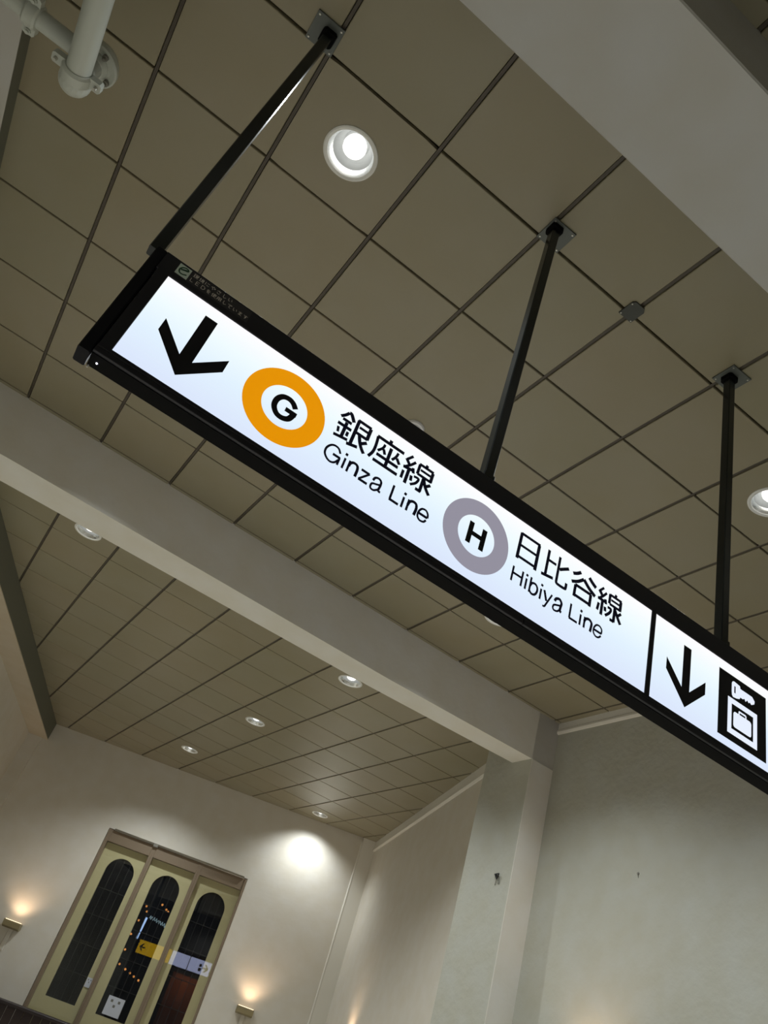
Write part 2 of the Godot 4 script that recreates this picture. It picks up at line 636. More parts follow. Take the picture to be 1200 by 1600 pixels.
func ceiling():
	var root := struct("ceiling", "ceiling of large square beige metal panels with dark recessed joints", "ceiling")
	var st := stool()
	box(st, w(-3, 0.25, -24), w(15, 0.4, 10))
	obj("backing", st, M.void, root)
	var rooms := [
		plan([-0.94, -6.07, 9.15, -6.07, 9.15, 1.13, -0.94, 1.13]),
		plan([-1.02, 1.86, 9.15, 1.86, 9.15, 9.02, -1.02, 9.02]),
		plan([left_x(-6.48), -6.48, left_x(-20.2), -20.2, far_a.x - 1.0, far_a.y - 0.42, far_b.x, far_b.y + 0.02, right_x(-6.48), -6.48]),
	]
	var lamps := {}
	for l in downlight_spots():
		lamps[Vector2i(floori(l[0]), floori(l[1]))] = true
	var gx := 0.011
	var gz := 0.0065
	var full := stool()
	prism(full, PackedVector2Array([Vector2(gx, gz), Vector2(T - gx, gz), Vector2(T - gx, T - gz), Vector2(gx, T - gz)]), 0.0, 0.022, 0.003)
	var full_mesh := full.commit()
	var holed_mesh := holed_tile(gx, gz, 0.118)
	var rng := RandomNumberGenerator.new()
	rng.seed = 5
	for r in rooms.size():
		var room: PackedVector2Array = rooms[r]
		for i in range(-2, 15):
			for j in range(-22, 10):
				var mat: Material = M["tile%d" % rng.randi_range(0, 3)]
				var o := Vector2(i, j) * T
				var cell := PackedVector2Array([o + Vector2(gx, gz), o + Vector2(T - gx, gz), o + Vector2(T - gx, T - gz), o + Vector2(gx, T - gz)])
				var cut := Geometry2D.intersect_polygons(cell, room)
				if cut.is_empty():
					continue
				var area := absf(shoelace(cut[0]))
				if area < 0.0006:
					continue
				if lamps.has(Vector2i(i, j)):
					put_mesh("tile", holed_mesh, mat, root, Transform3D(Basis.IDENTITY, Vector3(o.x, level(0), o.y)))
				elif area > absf(shoelace(cell)) - 0.0002:
					put_mesh("tile", full_mesh, mat, root, Transform3D(Basis.IDENTITY, Vector3(o.x, level(0), o.y)))
				else:
					var one := stool()
					prism(one, cut[0], level(0), level(0) + 0.022, 0.003)
					obj("tile", one, mat, root)
	# recessed carriers that show as brown bars in the joints that run away from the camera
	for i in range(0, 13):
		var zs := [[-6.06, 1.12], [1.87, 9.0]] if i < 10 else []
		var near_far := [-6.52, -20.0]
		if i > 9:
			near_far[0] = -16.515 - (i - 12.396) / 0.332
		if i < 4:
			near_far[1] = maxf(-20.0, -11.84 - (i - 1.03) / 0.3283)
		near_far[1] = maxf(near_far[1], far_a.y + (i - far_a.x) * (far_b.y - far_a.y) / (far_b.x - far_a.x))
		if near_far[0] > near_far[1] + 0.2:
			zs.append([near_far[1], near_far[0]])
		for s in zs:
			var run := stool()
			box(run, w(i, 0, s[0]) + Vector3(-0.0075, 0.008, 0), w(i, 0, s[1]) + Vector3(0.0075, 0.045, 0))
			obj("carrier_rail", run, M.runner, root)


func shoelace(p: PackedVector2Array) -> float:
	var s := 0.0
	for k in p.size():
		s += p[k].cross(p[(k + 1) % p.size()])
	return s * 0.5


func holed_tile(gx: float, gz: float, r: float) -> Mesh:
	var st := stool()
	var c := Vector2(T, T) * 0.5
	var h := Vector2(T * 0.5 - gx, T * 0.5 - gz)
	var n := 48
	var inner: Array[Vector2] = []
	var outer: Array[Vector2] = []
	for k in n:
		var a := TAU * (k + 0.0) / n
		var d := Vector2(cos(a), sin(a))
		inner.append(c + d * r)
		outer.append(c + d * minf(h.x / maxf(absf(d.x), 1e-6), h.y / maxf(absf(d.y), 1e-6)))
	for k in n:
		var j := (k + 1) % n
		for y in [0.0, 0.022]:
			face(st, [Vector3(inner[k].x, y, inner[k].y), Vector3(outer[k].x, y, outer[k].y), Vector3(outer[j].x, y, outer[j].y), Vector3(inner[j].x, y, inner[j].y)], Vector3.DOWN if y == 0.0 else Vector3.UP)
		var e := outer[j] - outer[k]
		face(st, [Vector3(outer[k].x, 0, outer[k].y), Vector3(outer[j].x, 0, outer[j].y), Vector3(outer[j].x, 0.022, outer[j].y), Vector3(outer[k].x, 0.022, outer[k].y)], Vector3(e.y, 0, -e.x).normalized())
	return st.commit()


# ---------------------------------------------------------------- things on the ceiling
func downlights():
	var ring := stool()
	lathe(ring, [Vector2(0.110, 0.002), Vector2(0.112, -0.004), Vector2(0.124, -0.007), Vector2(0.131, -0.004), Vector2(0.132, 0.0)], 48)
	var ring_mesh := ring.commit()
	var refl := stool()
	lathe(refl, [Vector2(0.04, 0.102), Vector2(0.062, 0.1), Vector2(0.082, 0.07), Vector2(0.098, 0.035), Vector2(0.108, 0.012), Vector2(0.112, 0.0)], 48)
	var refl_mesh := refl.commit()
	var lip := stool()
	lathe(lip, [Vector2(0.0965, 0.034), Vector2(0.103, 0.018), Vector2(0.1115, 0.0005)], 48)
	var lip_mesh := lip.commit()
	var bulb := stool()
	lathe(bulb, [Vector2(0.0, 0.018), Vector2(0.022, 0.021), Vector2(0.041, 0.031), Vector2(0.053, 0.048), Vector2(0.056, 0.066), Vector2(0.052, 0.086), Vector2(0.045, 0.1)], 32)
	var bulb_mesh := bulb.commit()
	for l in downlight_spots():
		var t := thing("ceiling_downlight", l[2], "downlight", Transform3D(Basis.IDENTITY, w(l[0], 0, l[1])), "recessed ceiling downlights")
		put_mesh("trim_ring", ring_mesh, M.ring, t)
		put_mesh("reflector", refl_mesh, M.reflector, t)
		put_mesh("reflector_rim", lip_mesh, M.rim, t)
		put_mesh("light_bulb", bulb_mesh, M.bulb, t)
		var s := SpotLight3D.new()
		s.name = "lamp_light"
		s.position = Vector3(0, 0.018, 0)
		s.rotation_degrees = Vector3(-90, 0, 0)
		s.spot_angle = 64.0
		s.spot_angle_attenuation = 0.88
		s.light_energy = DOWNLIGHT * (0.5 if l[0] > 10.0 else 1.0)
		s.light_color = DOWN_COLOR
		s.spot_range = 25.0
		s.spot_attenuation = 2.0
		s.light_size = 0.04
		s.shadow_enabled = true
		t.add_child(s)


func ceiling_fittings():
	# square cover plate on the joint between two hangers
	var t := thing("cover_plate", "small flat grey steel plate on a joint crossing between the second and third hangers", "plate", Transform3D(Basis.IDENTITY, w(3.985, 0, 0.035)))
	var st := stool()
	prism(st, PackedVector2Array([Vector2(-0.042, -0.05), Vector2(0.042, -0.05), Vector2(0.042, 0.032), Vector2(0.026, 0.05), Vector2(-0.03, 0.05), Vector2(-0.042, 0.036)]), -0.008, 0.0, 0.001)
	obj("steel_plate", st, M.cover, t)
	for p in [[-0.034, -0.042], [0.034, -0.042], [-0.034, 0.03]]:
		st = stool()
		lathe(st, [Vector2(0, -0.0105), Vector2(0.0035, -0.010), Vector2(0.004, -0.008)], 10, Transform3D(Basis.IDENTITY, Vector3(p[0], 0, p[1])))
		obj("screw", st, M.screw, t)
	# smoke detector whose rim shows over the sign's top edge
	t = thing("smoke_detector", "round white ceiling detector peeking over the sign's top edge", "detector", Transform3D(Basis.IDENTITY, w(3.57, 0, -2.5)))
	st = stool()
	lathe(st, [Vector2(0.0, -0.045), Vector2(0.03, -0.043), Vector2(0.045, -0.034), Vector2(0.05, -0.022), Vector2(0.062, -0.018), Vector2(0.066, -0.008), Vector2(0.066, 0.0)], 32)
	obj("housing", st, M.ring, t)
	# hook left in the pilaster
	t = thing("wall_hook", "small dark bent hook with two loose wire ends stuck in the pale pilaster", "hook", Transform3D(Basis.IDENTITY, w(8.7, -2.5, -6.33)))
	st = stool()
	rod(st, Vector3(0.01, 0.0, 0.0), Vector3(-0.03, 0.0, 0.0), 0.006, 10)
	obj("stud", st, M.deep, t)
	st = stool()
	for s in [[Vector3(-0.015, 0.012, -0.03), Vector3(-0.02, 0.014, 0.028)], [Vector3(-0.02, 0.014, 0.028), Vector3(-0.02, -0.03, 0.012)], [Vector3(-0.02, -0.03, 0.012), Vector3(-0.015, 0.012, -0.03)]]:
		rod(st, s[0], s[1], 0.0055, 8)
	obj("loop", st, M.deep, t)
	for s in [[Vector3(-0.018, -0.028, 0.012), Vector3(-0.004, -0.072, -0.02)], [Vector3(-0.018, -0.03, 0.012), Vector3(-0.004, -0.068, 0.034)], [Vector3(-0.004, -0.068, 0.034), Vector3(-0.012, 0.0, 0.026)]]:
		st = stool()
		rod(st, s[0], s[1], 0.0025, 8)
		obj("wire", st, M.pipe_dark, t)
	t = thing("wall_plug", "tiny grey plug in the plaster of the large right wall", "plug", Transform3D(Basis.IDENTITY, w(9.13, -2.36, -4.19)))
	st = stool()
	rod(st, Vector3(0.01, 0, 0), Vector3(-0.006, 0, 0), 0.009, 10)
	rod(st, Vector3(-0.003, 0.0, 0.0), Vector3(-0.003, -0.03, 0.004), 0.002, 6)
	obj("plug", st, M.pipe_dark, t)


func sprinkler_pipe():
	var t := thing("sprinkler_pipe", "white painted sprinkler pipe with bolted couplings turning a corner under the ceiling", "pipe", Transform3D(Basis.IDENTITY, w(-0.198, -0.661, -0.768)))
	var ra := 0.038
	var rb := 0.048
	var low := Vector3(0, -0.16, 0)
	var st := stool()
	rod(st, Vector3(-1.3, 0, 0), Vector3(-0.03, 0, 0), ra, 28)
	obj("pipe", st, M.pipe, t)
	st = stool()
	rod(st, low + Vector3(0, 0, 0.05), low + Vector3(0, 0, 1.15), rb, 32)
	obj("pipe", st, M.pipe, t)
	# elbow from the thin pipe down to the thick one
	st = stool()
	lathe(st, ball_profile(0.060), 28)
	rod(st, Vector3(0, 0.0, 0), Vector3(0, -0.1, 0), 0.045, 28)
	obj("elbow", st, M.pipe, t)
	var fl := stool()
	var fx := along(Vector3(0, 0, 0), Vector3(0, -1, 0))
	lathe(fl, [Vector2(0.0, -0.052), Vector2(0.05, -0.05), Vector2(0.082, -0.035), Vector2(0.094, -0.01), Vector2(0.096, 0.012), Vector2(0.09, 0.02), Vector2(0.07, 0.012), Vector2(0.04, 0.01)], 36, fx)
	var flange := obj("flange", fl, M.pipe, t)
	for k in 4:
		var a := TAU * k / 4.0 + 0.5
		st = stool()
		lathe(st, [Vector2(0.013, 0.0), Vector2(0.013, 0.016), Vector2(0.007, 0.017), Vector2(0.007, 0.03), Vector2(0.0, 0.032)], 8, Transform3D(fx.basis, fx * Vector3(cos(a) * 0.075, 0.012, sin(a) * 0.075)))
		obj("bolt", st, M.pipe_dark, flange)
	st = stool()
	lathe(st, ball_profile(0.064), 28, Transform3D(Basis.IDENTITY, low))
	lathe(st, [Vector2(0.0, -0.02), Vector2(0.05, -0.02), Vector2(0.062, 0.0), Vector2(0.062, 0.05), Vector2(0.053, 0.062), Vector2(0.04, 0.062)], 32, along(low, low + Vector3(0, 0, 1)))
	lathe(st, [Vector2(0.05, 0.0), Vector2(0.058, 0.02), Vector2(0.058, 0.05), Vector2(0.05, 0.06)], 28, along(low, Vector3.ZERO))
	var elbow := obj("elbow", st, M.pipe, t)
	# the coupling's bolt ears
	for s in [-1.0, 1.0]:
		st = stool()
		var c := low + Vector3(s * 0.072, 0.0, 0.04)
		cbox(st, c - Vector3(0.03, 0.014, 0.022), c + Vector3(0.03, 0.014, 0.022), 0.008, 1)
		obj("coupling_ear", st, M.pipe, elbow)
	for s in [-1.0, 1.0]:
		var c := low + Vector3(s * 0.084, 0, 0.04)
		st = stool()
		rod(st, c + Vector3(0, -0.03, 0), c + Vector3(0, 0.03, 0), 0.008, 8)
		obj("bolt", st, M.screw, elbow)
	coupling(t, Vector3(-0.27, 0, 0), Vector3.RIGHT, ra)
	coupling(t, low + Vector3(0, 0, 0.62), Vector3.BACK, rb)


# a grooved pipe coupling: two half shells, two ears, a bolt through each
func coupling(t: Node3D, c: Vector3, axis: Vector3, r: float):
	var st := stool()
	var xf := along(c - axis * 0.028, c + axis * 0.028)
	lathe(st, [Vector2(r, -0.002), Vector2(r + 0.010, 0.0), Vector2(r + 0.016, 0.008), Vector2(r + 0.016, 0.048), Vector2(r + 0.010, 0.056), Vector2(r, 0.058)], 32, xf)
	var side := axis.cross(Vector3.UP).normalized()
	for s in [-1.0, 1.0]:
		var e: Vector3 = side * s * (r + 0.024)
		var lo: Vector3 = c + e - (axis.abs() * 0.026 + side.abs() * 0.022 + Vector3.UP * 0.016)
		var hi: Vector3 = c + e + (axis.abs() * 0.026 + side.abs() * 0.022 + Vector3.UP * 0.016)
		cbox(st, lo, hi, 0.008, 1)
	var body := obj("coupling", st, M.pipe, t)
	for s in [-1.0, 1.0]:
		st = stool()
		var e: Vector3 = c + side * s * (r + 0.03)
		rod(st, e + Vector3(0, -0.032, 0), e + Vector3(0, 0.034, 0), 0.008, 8)
		rod(st, e + Vector3(0, -0.024, 0), e + Vector3(0, -0.012, 0), 0.013, 6)
		obj("bolt", st, M.pipe, body)


# ---------------------------------------------------------------- the sign
func mm(x: float, y: float, z: float) -> Vector3:
	return Vector3(x, y, z) * 0.001


func hanging_sign():
	# millimetres from the lower left corner of the front; the front lies at z = 0
	var at := Transform3D(Basis(Vector3.UP, -atan(0.0135)), w(1.0, -3.4, 0.16))
	var t := thing("hanging_sign", "long black-framed backlit station direction sign hung from the ceiling on black poles", "sign", at)
	var wide := 3400.0
	var st := stool()
	# housing: core, bezels
	box(st, mm(4, 34, -69), mm(wide, 469, -6))
	obj("housing", st, M.deep, t)
	st = stool()
	cbox(st, mm(0, 394, -71), mm(wide, 471, 0), 0.002, 0)
	obj("top_rail", st, M.black, t)
	for s in [[4, 1467], [1469, 2700], [2702, wide]]:
		st = stool()
		cbox(st, mm(s[0], 52, -12), mm(s[1], 64.5, 0), 0.0015, 0)
		cbox(st, mm(s[0], 32.5, -12), mm(s[1], 50, 1.5), 0.0015, 0)
		obj("bottom_rail", st, M.black, t)
	st = stool()
	cbox(st, mm(4, 30, -71), mm(wide, 34, -10), 0.001, 0)
	obj("bottom_cover", st, M.black_gloss, t)
	st = stool()
	cbox(st, mm(5, 60, -12), mm(40, 398, 0), 0.0015, 1)
	obj("side_rail", st, M.black, t)
	st = stool()
	cbox(st, mm(-32, 22, -71), mm(1, 471, -4), 0.004, 1)
	obj("end_post", st, M.post, t)
	st = stool()
	cbox(st, mm(wide, 30, -71), mm(wide + 40, 471, 0), 0.003, 1)
	obj("end_post", st, M.black, t)
	for p in [[2003, 2025], [3355, 3400]]:
		st = stool()
		cbox(st, mm(p[0], 60, -10), mm(p[1], 398, 0), 0.0015, 1)
		obj("divider", st, M.black, t)
	# front lit panels, each with its print
	var p1 := lit_panel(t, 38, 2005)
	var p2 := lit_panel(t, 2023, 3357)
	ink_z = -0.0034
	st = stool()
	shape(st, [101, 259, 183, 178, 183, 351, 223, 351, 223, 177, 305, 258, 305, 209, 203, 109, 101, 210], ink_z)
	obj("arrow", st, M.ink, p1)
	st = stool()
	shape(st, [2094, 255, 2175, 176, 2175, 346, 2214, 346, 2214, 174, 2294, 254, 2294, 205, 2195, 107, 2094, 209], ink_z)
	obj("arrow", st, M.ink, p2)
	st = stool()
	disc_ring(st, Vector2(504, 229.6), 73.2, 131.5, ink_z)
	obj("orange_line_ring", st, M.orange, p1)
	st = stool()
	disc_ring(st, Vector2(1227.9, 228.3), 72.4, 130.5, ink_z)
	obj("grey_line_ring", st, M.grey_ring, p1)
	st = stool()
	print_letter_g(st)
	obj("line_letter", st, M.ink, p1)
	st = stool()
	print_letter_h(st)
	obj("line_letter", st, M.ink, p1)
	st = stool()
	print_ginza_kanji(st)
	obj("kanji_lettering", st, M.navy_ink, p1)
	st = stool()
	print_hibiya_kanji(st)
	obj("kanji_lettering", st, M.navy_ink, p1)
	st = stool()
	print_ginza_latin(st)
	obj("latin_lettering", st, M.navy_ink, p1)
	st = stool()
	print_ginza_latin_line(st)
	obj("latin_lettering", st, M.navy_ink, p1)
	st = stool()
	print_hibiya_latin(st)
	obj("latin_lettering", st, M.navy_ink, p1)
	st = stool()
	print_hibiya_latin_line(st)
	obj("latin_lettering", st, M.navy_ink, p1)
	# coin locker symbol: key over a locker with a suitcase
	st = stool()
	shape(st, [2363, 355, 2623, 355, 2623, 95, 2363, 95], -0.0034)
	obj("symbol_square", st, M.ink, p2)
	st = stool()
	for q in [[2413, 122, 2434, 262], [2551, 122, 2573, 262], [2434, 241, 2551, 262], [2434, 122, 2551, 143.5]]:
		shape(st, [q[0], q[1], q[2], q[1], q[2], q[3], q[0], q[3]], -0.003)
	obj("locker_symbol", st, M.print_white, p2)
	st = stool()
	shape(st, [2444, 207, 2447, 213, 2453, 216, 2532, 216, 2538, 213, 2541, 207, 2541, 163, 2538, 157, 2532, 155, 2453, 155, 2447, 157, 2444, 163], -0.003)
	shape(st, [2471, 216, 2471, 226, 2475, 230, 2510, 230, 2514, 226, 2514, 216, 2508, 216, 2508, 223, 2477, 223, 2477, 216], -0.003)
	obj("suitcase_symbol", st, M.print_white, p2)
	st = stool()
	shape(st, [2432, 290, 2446, 290, 2446, 318, 2453, 318, 2453, 290, 2460, 273, 2476, 279, 2479, 287, 2494, 287, 2502, 293, 2509, 284, 2517, 294, 2526, 287, 2532, 293, 2540, 287, 2557, 297, 2559, 309, 2545, 322, 2479, 322, 2477, 332, 2444, 336, 2436, 332, 2432, 324], -0.003)
	shape(st, [2432, 290, 2446, 290, 2453, 290, 2460, 273, 2440, 270, 2434, 276], -0.003)
	obj("key_symbol", st, M.print_white, p2)
	# sticker about the lamps on the top rail
	ink_z = 0.0012
	st = stool()
	shape(st, [44, 414, 288, 414, 288, 464, 44, 464], 0.0005)
	var sticker := obj("notice_sticker", st, M.sticker, t)
	st = stool()
	shape(st, [46, 417, 84, 417, 84, 461, 46, 461], 0.0009)
	obj("logo_square", st, M.sticker_square, sticker)
	st = stool()
	ink(st, 4.5, [56, 440, 66, 444, 76, 448, 74, 454, 66, 455, 57, 449, 53, 438, 57, 428, 67, 427, 78, 433])
	ink(st, 5.0, [57, 441, 66, 446, 74, 450])
	obj("leaf_logo", st, M.leaf_green, sticker)
	st = stool()
	var line1 := ["kan", "kyo", "ni", "ya", "sa", "shi", "i"]
	for k in line1.size():
		small_glyph(st, line1[k], 93.0 + k * 19.2, 443.5, 15.5)
	var line2 := ["L", "E", "D", "wo", "tsukau", "you", "shi", "te", "i", "ma", "su"]
	for k in line2.size():
		small_glyph(st, line2[k], 91.0 + k * 17.9, 422.5, 15.0)
	obj("sticker_lettering", st, M.sticker_text, sticker)
	# underside: pilot lamp, locking pin
	st = stool()
	lathe(st, [Vector2(0, -0.0028), Vector2(0.002, -0.0024), Vector2(0.003, 0.0), Vector2(0.003, 0.001)], 14, Transform3D(Basis.IDENTITY, mm(26, 30, -41)))
	obj("pilot_lamp", st, glow(c8(230, 225, 255), 3.0), t)
	st = stool()
	rod(st, mm(9, 31, -67), mm(9, 22, -67), 0.0022, 10)
	obj("locking_pin", st, M.ring, t)
	# back of the sign: lit panels, seen only as reflections in the windows
	var backs := [[40, 1020, M.back_yellow, 1], [1040, 1560, M.back_white, 0], [1580, 2200, M.back_white, -1], [2220, 3340, M.back_white, 0]]
	for b in backs:
		st = stool()
		shape(st, [b[0], 66, b[1], 66, b[1], 392, b[0], 392], -0.0712, Vector3.FORWARD)
		var bp := obj("back_lit_panel", st, b[2], t)
		if b[3] != 0:
			st = stool()
			var cx: float = b[0] + 130 if b[3] > 0 else b[1] - 130
			var s: float = b[3]
			shape(st, [cx - s * 80, 229, cx, 320, cx + s * 45, 320, cx - s * 15, 245, cx + s * 95, 245, cx + s * 95, 213, cx - s * 15, 213, cx + s * 45, 138, cx, 138], -0.0720, Vector3.FORWARD)
			obj("arrow", st, M.ink, bp)
		if b[3] < 0:
			for q in [[b[1] - 330, 235, 70], [b[1] - 330, 130, 80]]:
				st = stool()
				shape(st, [q[0], q[1], q[0] + q[2], q[1], q[0] + q[2], q[1] + q[2], q[0], q[1] + q[2]], -0.0720, Vector3.FORWARD)
				obj("symbol_square", st, M.ink, bp)
	# hangers
	hanger(t, -33, 471, Vector2(-50, 13))
	hanger(t, 1222, 471, Vector2(1247, -4))
	hanger(t, 2406, 471, Vector2(2418, 18))
	# the panel's own light on its surroundings
	for a in [[1020, 1960], [2690, 1320]]:
		var l := AreaLight3D.new()
		l.name = "sign_light"
		l.area_size = Vector2(a[1] * 0.001, 0.33)
		l.light_energy = 0.12
		l.light_color = c8(232, 242, 255)
		l.area_range = 20.0
		l.shadow_enabled = true
		l.transform = Transform3D(Basis(Vector3.UP, PI), mm(a[0], 229, 3))
		t.add_child(l, true)


func lit_panel(t: Node3D, x0: float, x1: float) -> MeshInstance3D:
	var st := stool()
	var q := [[x0, 62, 0, 1], [x0, 396, 0, 0], [x1, 396, 1, 0], [x0, 62, 0, 1], [x1, 396, 1, 0], [x1, 62, 1, 1]]
	for v in q:
		st.set_normal(Vector3.BACK)
		st.set_uv(Vector2(v[2], v[3]))
		st.add_vertex(mm(v[0], v[1], -4))
	return obj("lit_panel", st, M.lit, t)


# one square pole from the sign's top to a bolted plate on the ceiling; x in sign millimetres
func hanger(t: Node3D, x: float, y0: float, plate_at: Vector2):
	var top := 2040.0                 # the ceiling, in sign millimetres
	var st := stool()
	cbox(st, mm(x - 20, y0 - 4, -56), mm(x + 20, top - 2, -16), 0.0035, 1)
	var pole := obj("hanger_pole", st, M.pole, t)
	st = stool()
	var c := mm(plate_at.x, top, -96.0 + plate_at.y + 45.0)
	prism(st, PackedVector2Array([Vector2(c.x - 0.064, c.z - 0.064), Vector2(c.x + 0.064, c.z - 0.064), Vector2(c.x + 0.064, c.z + 0.064), Vector2(c.x - 0.064, c.z + 0.064)]), c.y - 0.009, c.y - 0.0005, 0.0012)
	obj("mounting_plate", st, M.plate, pole)
	st = stool()
	cbox(st, mm(x - 31, top - 34, -68), mm(x + 31, top - 8.5, -4), 0.008, 1)
	obj("pole_socket", st, M.black_gloss, pole)
	for k in 4:
		st = stool()
		lathe(st, [Vector2(0, -0.0125), Vector2(0.004, -0.012), Vector2(0.005, -0.009)], 10, Transform3D(Basis.IDENTITY, Vector3(c.x + (0.052 if k & 1 else -0.052), c.y, c.z + (0.052 if k & 2 else -0.052))))
		obj("screw", st, M.screw, pole)
	if x > 0.0:
		st = stool()
		cbox(st, mm(x - 24, y0 - 2, -60), mm(x + 24, y0 + 26, -12), 0.003, 1)
		var shoe := obj("pole_shoe", st, M.pole, pole)
		for z in [-26, -46]:
			st = stool()
			lathe(st, [Vector2(0, 0.004), Vector2(0.004, 0.003), Vector2(0.005, 0.0)], 10, Transform3D(Basis(Vector3.FORWARD, -PI / 2.0), mm(x - 24, y0 + 14, z)))
			obj("screw", st, M.screw, pole)


func small_glyph(st: SurfaceTool, which: String, x: float, y: float, size: float):
	for s in small_strokes(which):
		var p: Array = []
		for k in s.size():
			p.append((x if k % 2 == 0 else y) + s[k] * size)
		ink(st, 1.5, p, false)


func small_strokes(which: String) -> Array:
	match which:
		"ni": return [[0.1, 0.9, 0.1, 0.1], [0.4, 0.75, 0.9, 0.75], [0.4, 0.3, 0.5, 0.15, 0.9, 0.15]]
		"ya": return [[0.05, 0.6, 0.5, 0.78, 0.9, 0.7, 0.9, 0.5, 0.6, 0.42], [0.55, 0.98, 0.6, 0.8], [0.25, 0.85, 0.5, 0.05]]
		"sa": return [[0.1, 0.7, 0.9, 0.8], [0.45, 0.95, 0.78, 0.42], [0.2, 0.35, 0.3, 0.1, 0.8, 0.08]]
		"shi": return [[0.3, 0.95, 0.3, 0.25, 0.5, 0.05, 0.9, 0.3]]
		"i": return [[0.15, 0.85, 0.2, 0.25, 0.4, 0.15, 0.45, 0.3], [0.75, 0.8, 0.9, 0.35]]
		"wo": return [[0.15, 0.8, 0.8, 0.8], [0.45, 0.98, 0.2, 0.45, 0.6, 0.5, 0.6, 0.2], [0.9, 0.55, 0.35, 0.35, 0.35, 0.1, 0.85, 0.05]]
		"te": return [[0.05, 0.85, 0.95, 0.9], [0.9, 0.88, 0.4, 0.55, 0.45, 0.15, 0.8, 0.05]]
		"ma": return [[0.15, 0.8, 0.85, 0.8], [0.2, 0.55, 0.8, 0.55], [0.5, 0.97, 0.5, 0.15, 0.2, 0.1, 0.3, 0.25, 0.9, 0.05]]
		"su": return [[0.05, 0.8, 0.95, 0.8], [0.6, 0.98, 0.6, 0.4, 0.35, 0.45, 0.45, 0.6, 0.62, 0.4, 0.4, 0.02]]
		"tsukau": return [[0.3, 0.95, 0.05, 0.55], [0.2, 0.7, 0.2, 0.0], [0.4, 0.85, 1.0, 0.85], [0.45, 0.7, 0.45, 0.45, 0.95, 0.45, 0.95, 0.7, 0.45, 0.7], [0.7, 0.98, 0.65, 0.35, 0.35, 0.02], [0.45, 0.35, 0.7, 0.1, 1.0, 0.0]]
		"you": return [[0.15, 0.9, 0.15, 0.3, 0.02, 0.0], [0.15, 0.9, 0.9, 0.9, 0.9, 0.02], [0.15, 0.62, 0.9, 0.62], [0.15, 0.35, 0.9, 0.35], [0.52, 0.9, 0.52, 0.0]]
		"kan": return [[0.05, 0.9, 0.38, 0.9], [0.05, 0.5, 0.38, 0.5], [0.2, 0.9, 0.2, 0.12], [0.02, 0.1, 0.4, 0.18], [0.5, 0.95, 0.98, 0.95, 0.98, 0.72, 0.5, 0.72, 0.5, 0.95], [0.45, 0.6, 1.0, 0.6], [0.55, 0.5, 0.92, 0.5, 0.92, 0.35, 0.55, 0.35, 0.55, 0.5], [0.7, 0.3, 0.45, 0.02], [0.65, 0.25, 0.98, 0.02]]
		"kyo": return [[0.02, 0.65, 0.38, 0.65], [0.2, 0.95, 0.2, 0.15], [0.02, 0.1, 0.4, 0.2], [0.5, 0.88, 0.95, 0.88], [0.45, 0.7, 1.0, 0.7], [0.52, 0.6, 0.92, 0.6, 0.92, 0.32, 0.52, 0.32, 0.52, 0.6], [0.52, 0.46, 0.92, 0.46], [0.62, 0.3, 0.45, 0.02], [0.8, 0.3, 0.8, 0.05, 1.0, 0.08]]
		"L": return [[0.15, 0.95, 0.15, 0.05, 0.7, 0.05]]
		"E": return [[0.75, 0.95, 0.15, 0.95, 0.15, 0.05, 0.75, 0.05], [0.15, 0.52, 0.65, 0.52]]
		"D": return [[0.15, 0.05, 0.15, 0.95, 0.55, 0.95, 0.82, 0.7, 0.82, 0.3, 0.55, 0.05, 0.15, 0.05]]
	return []


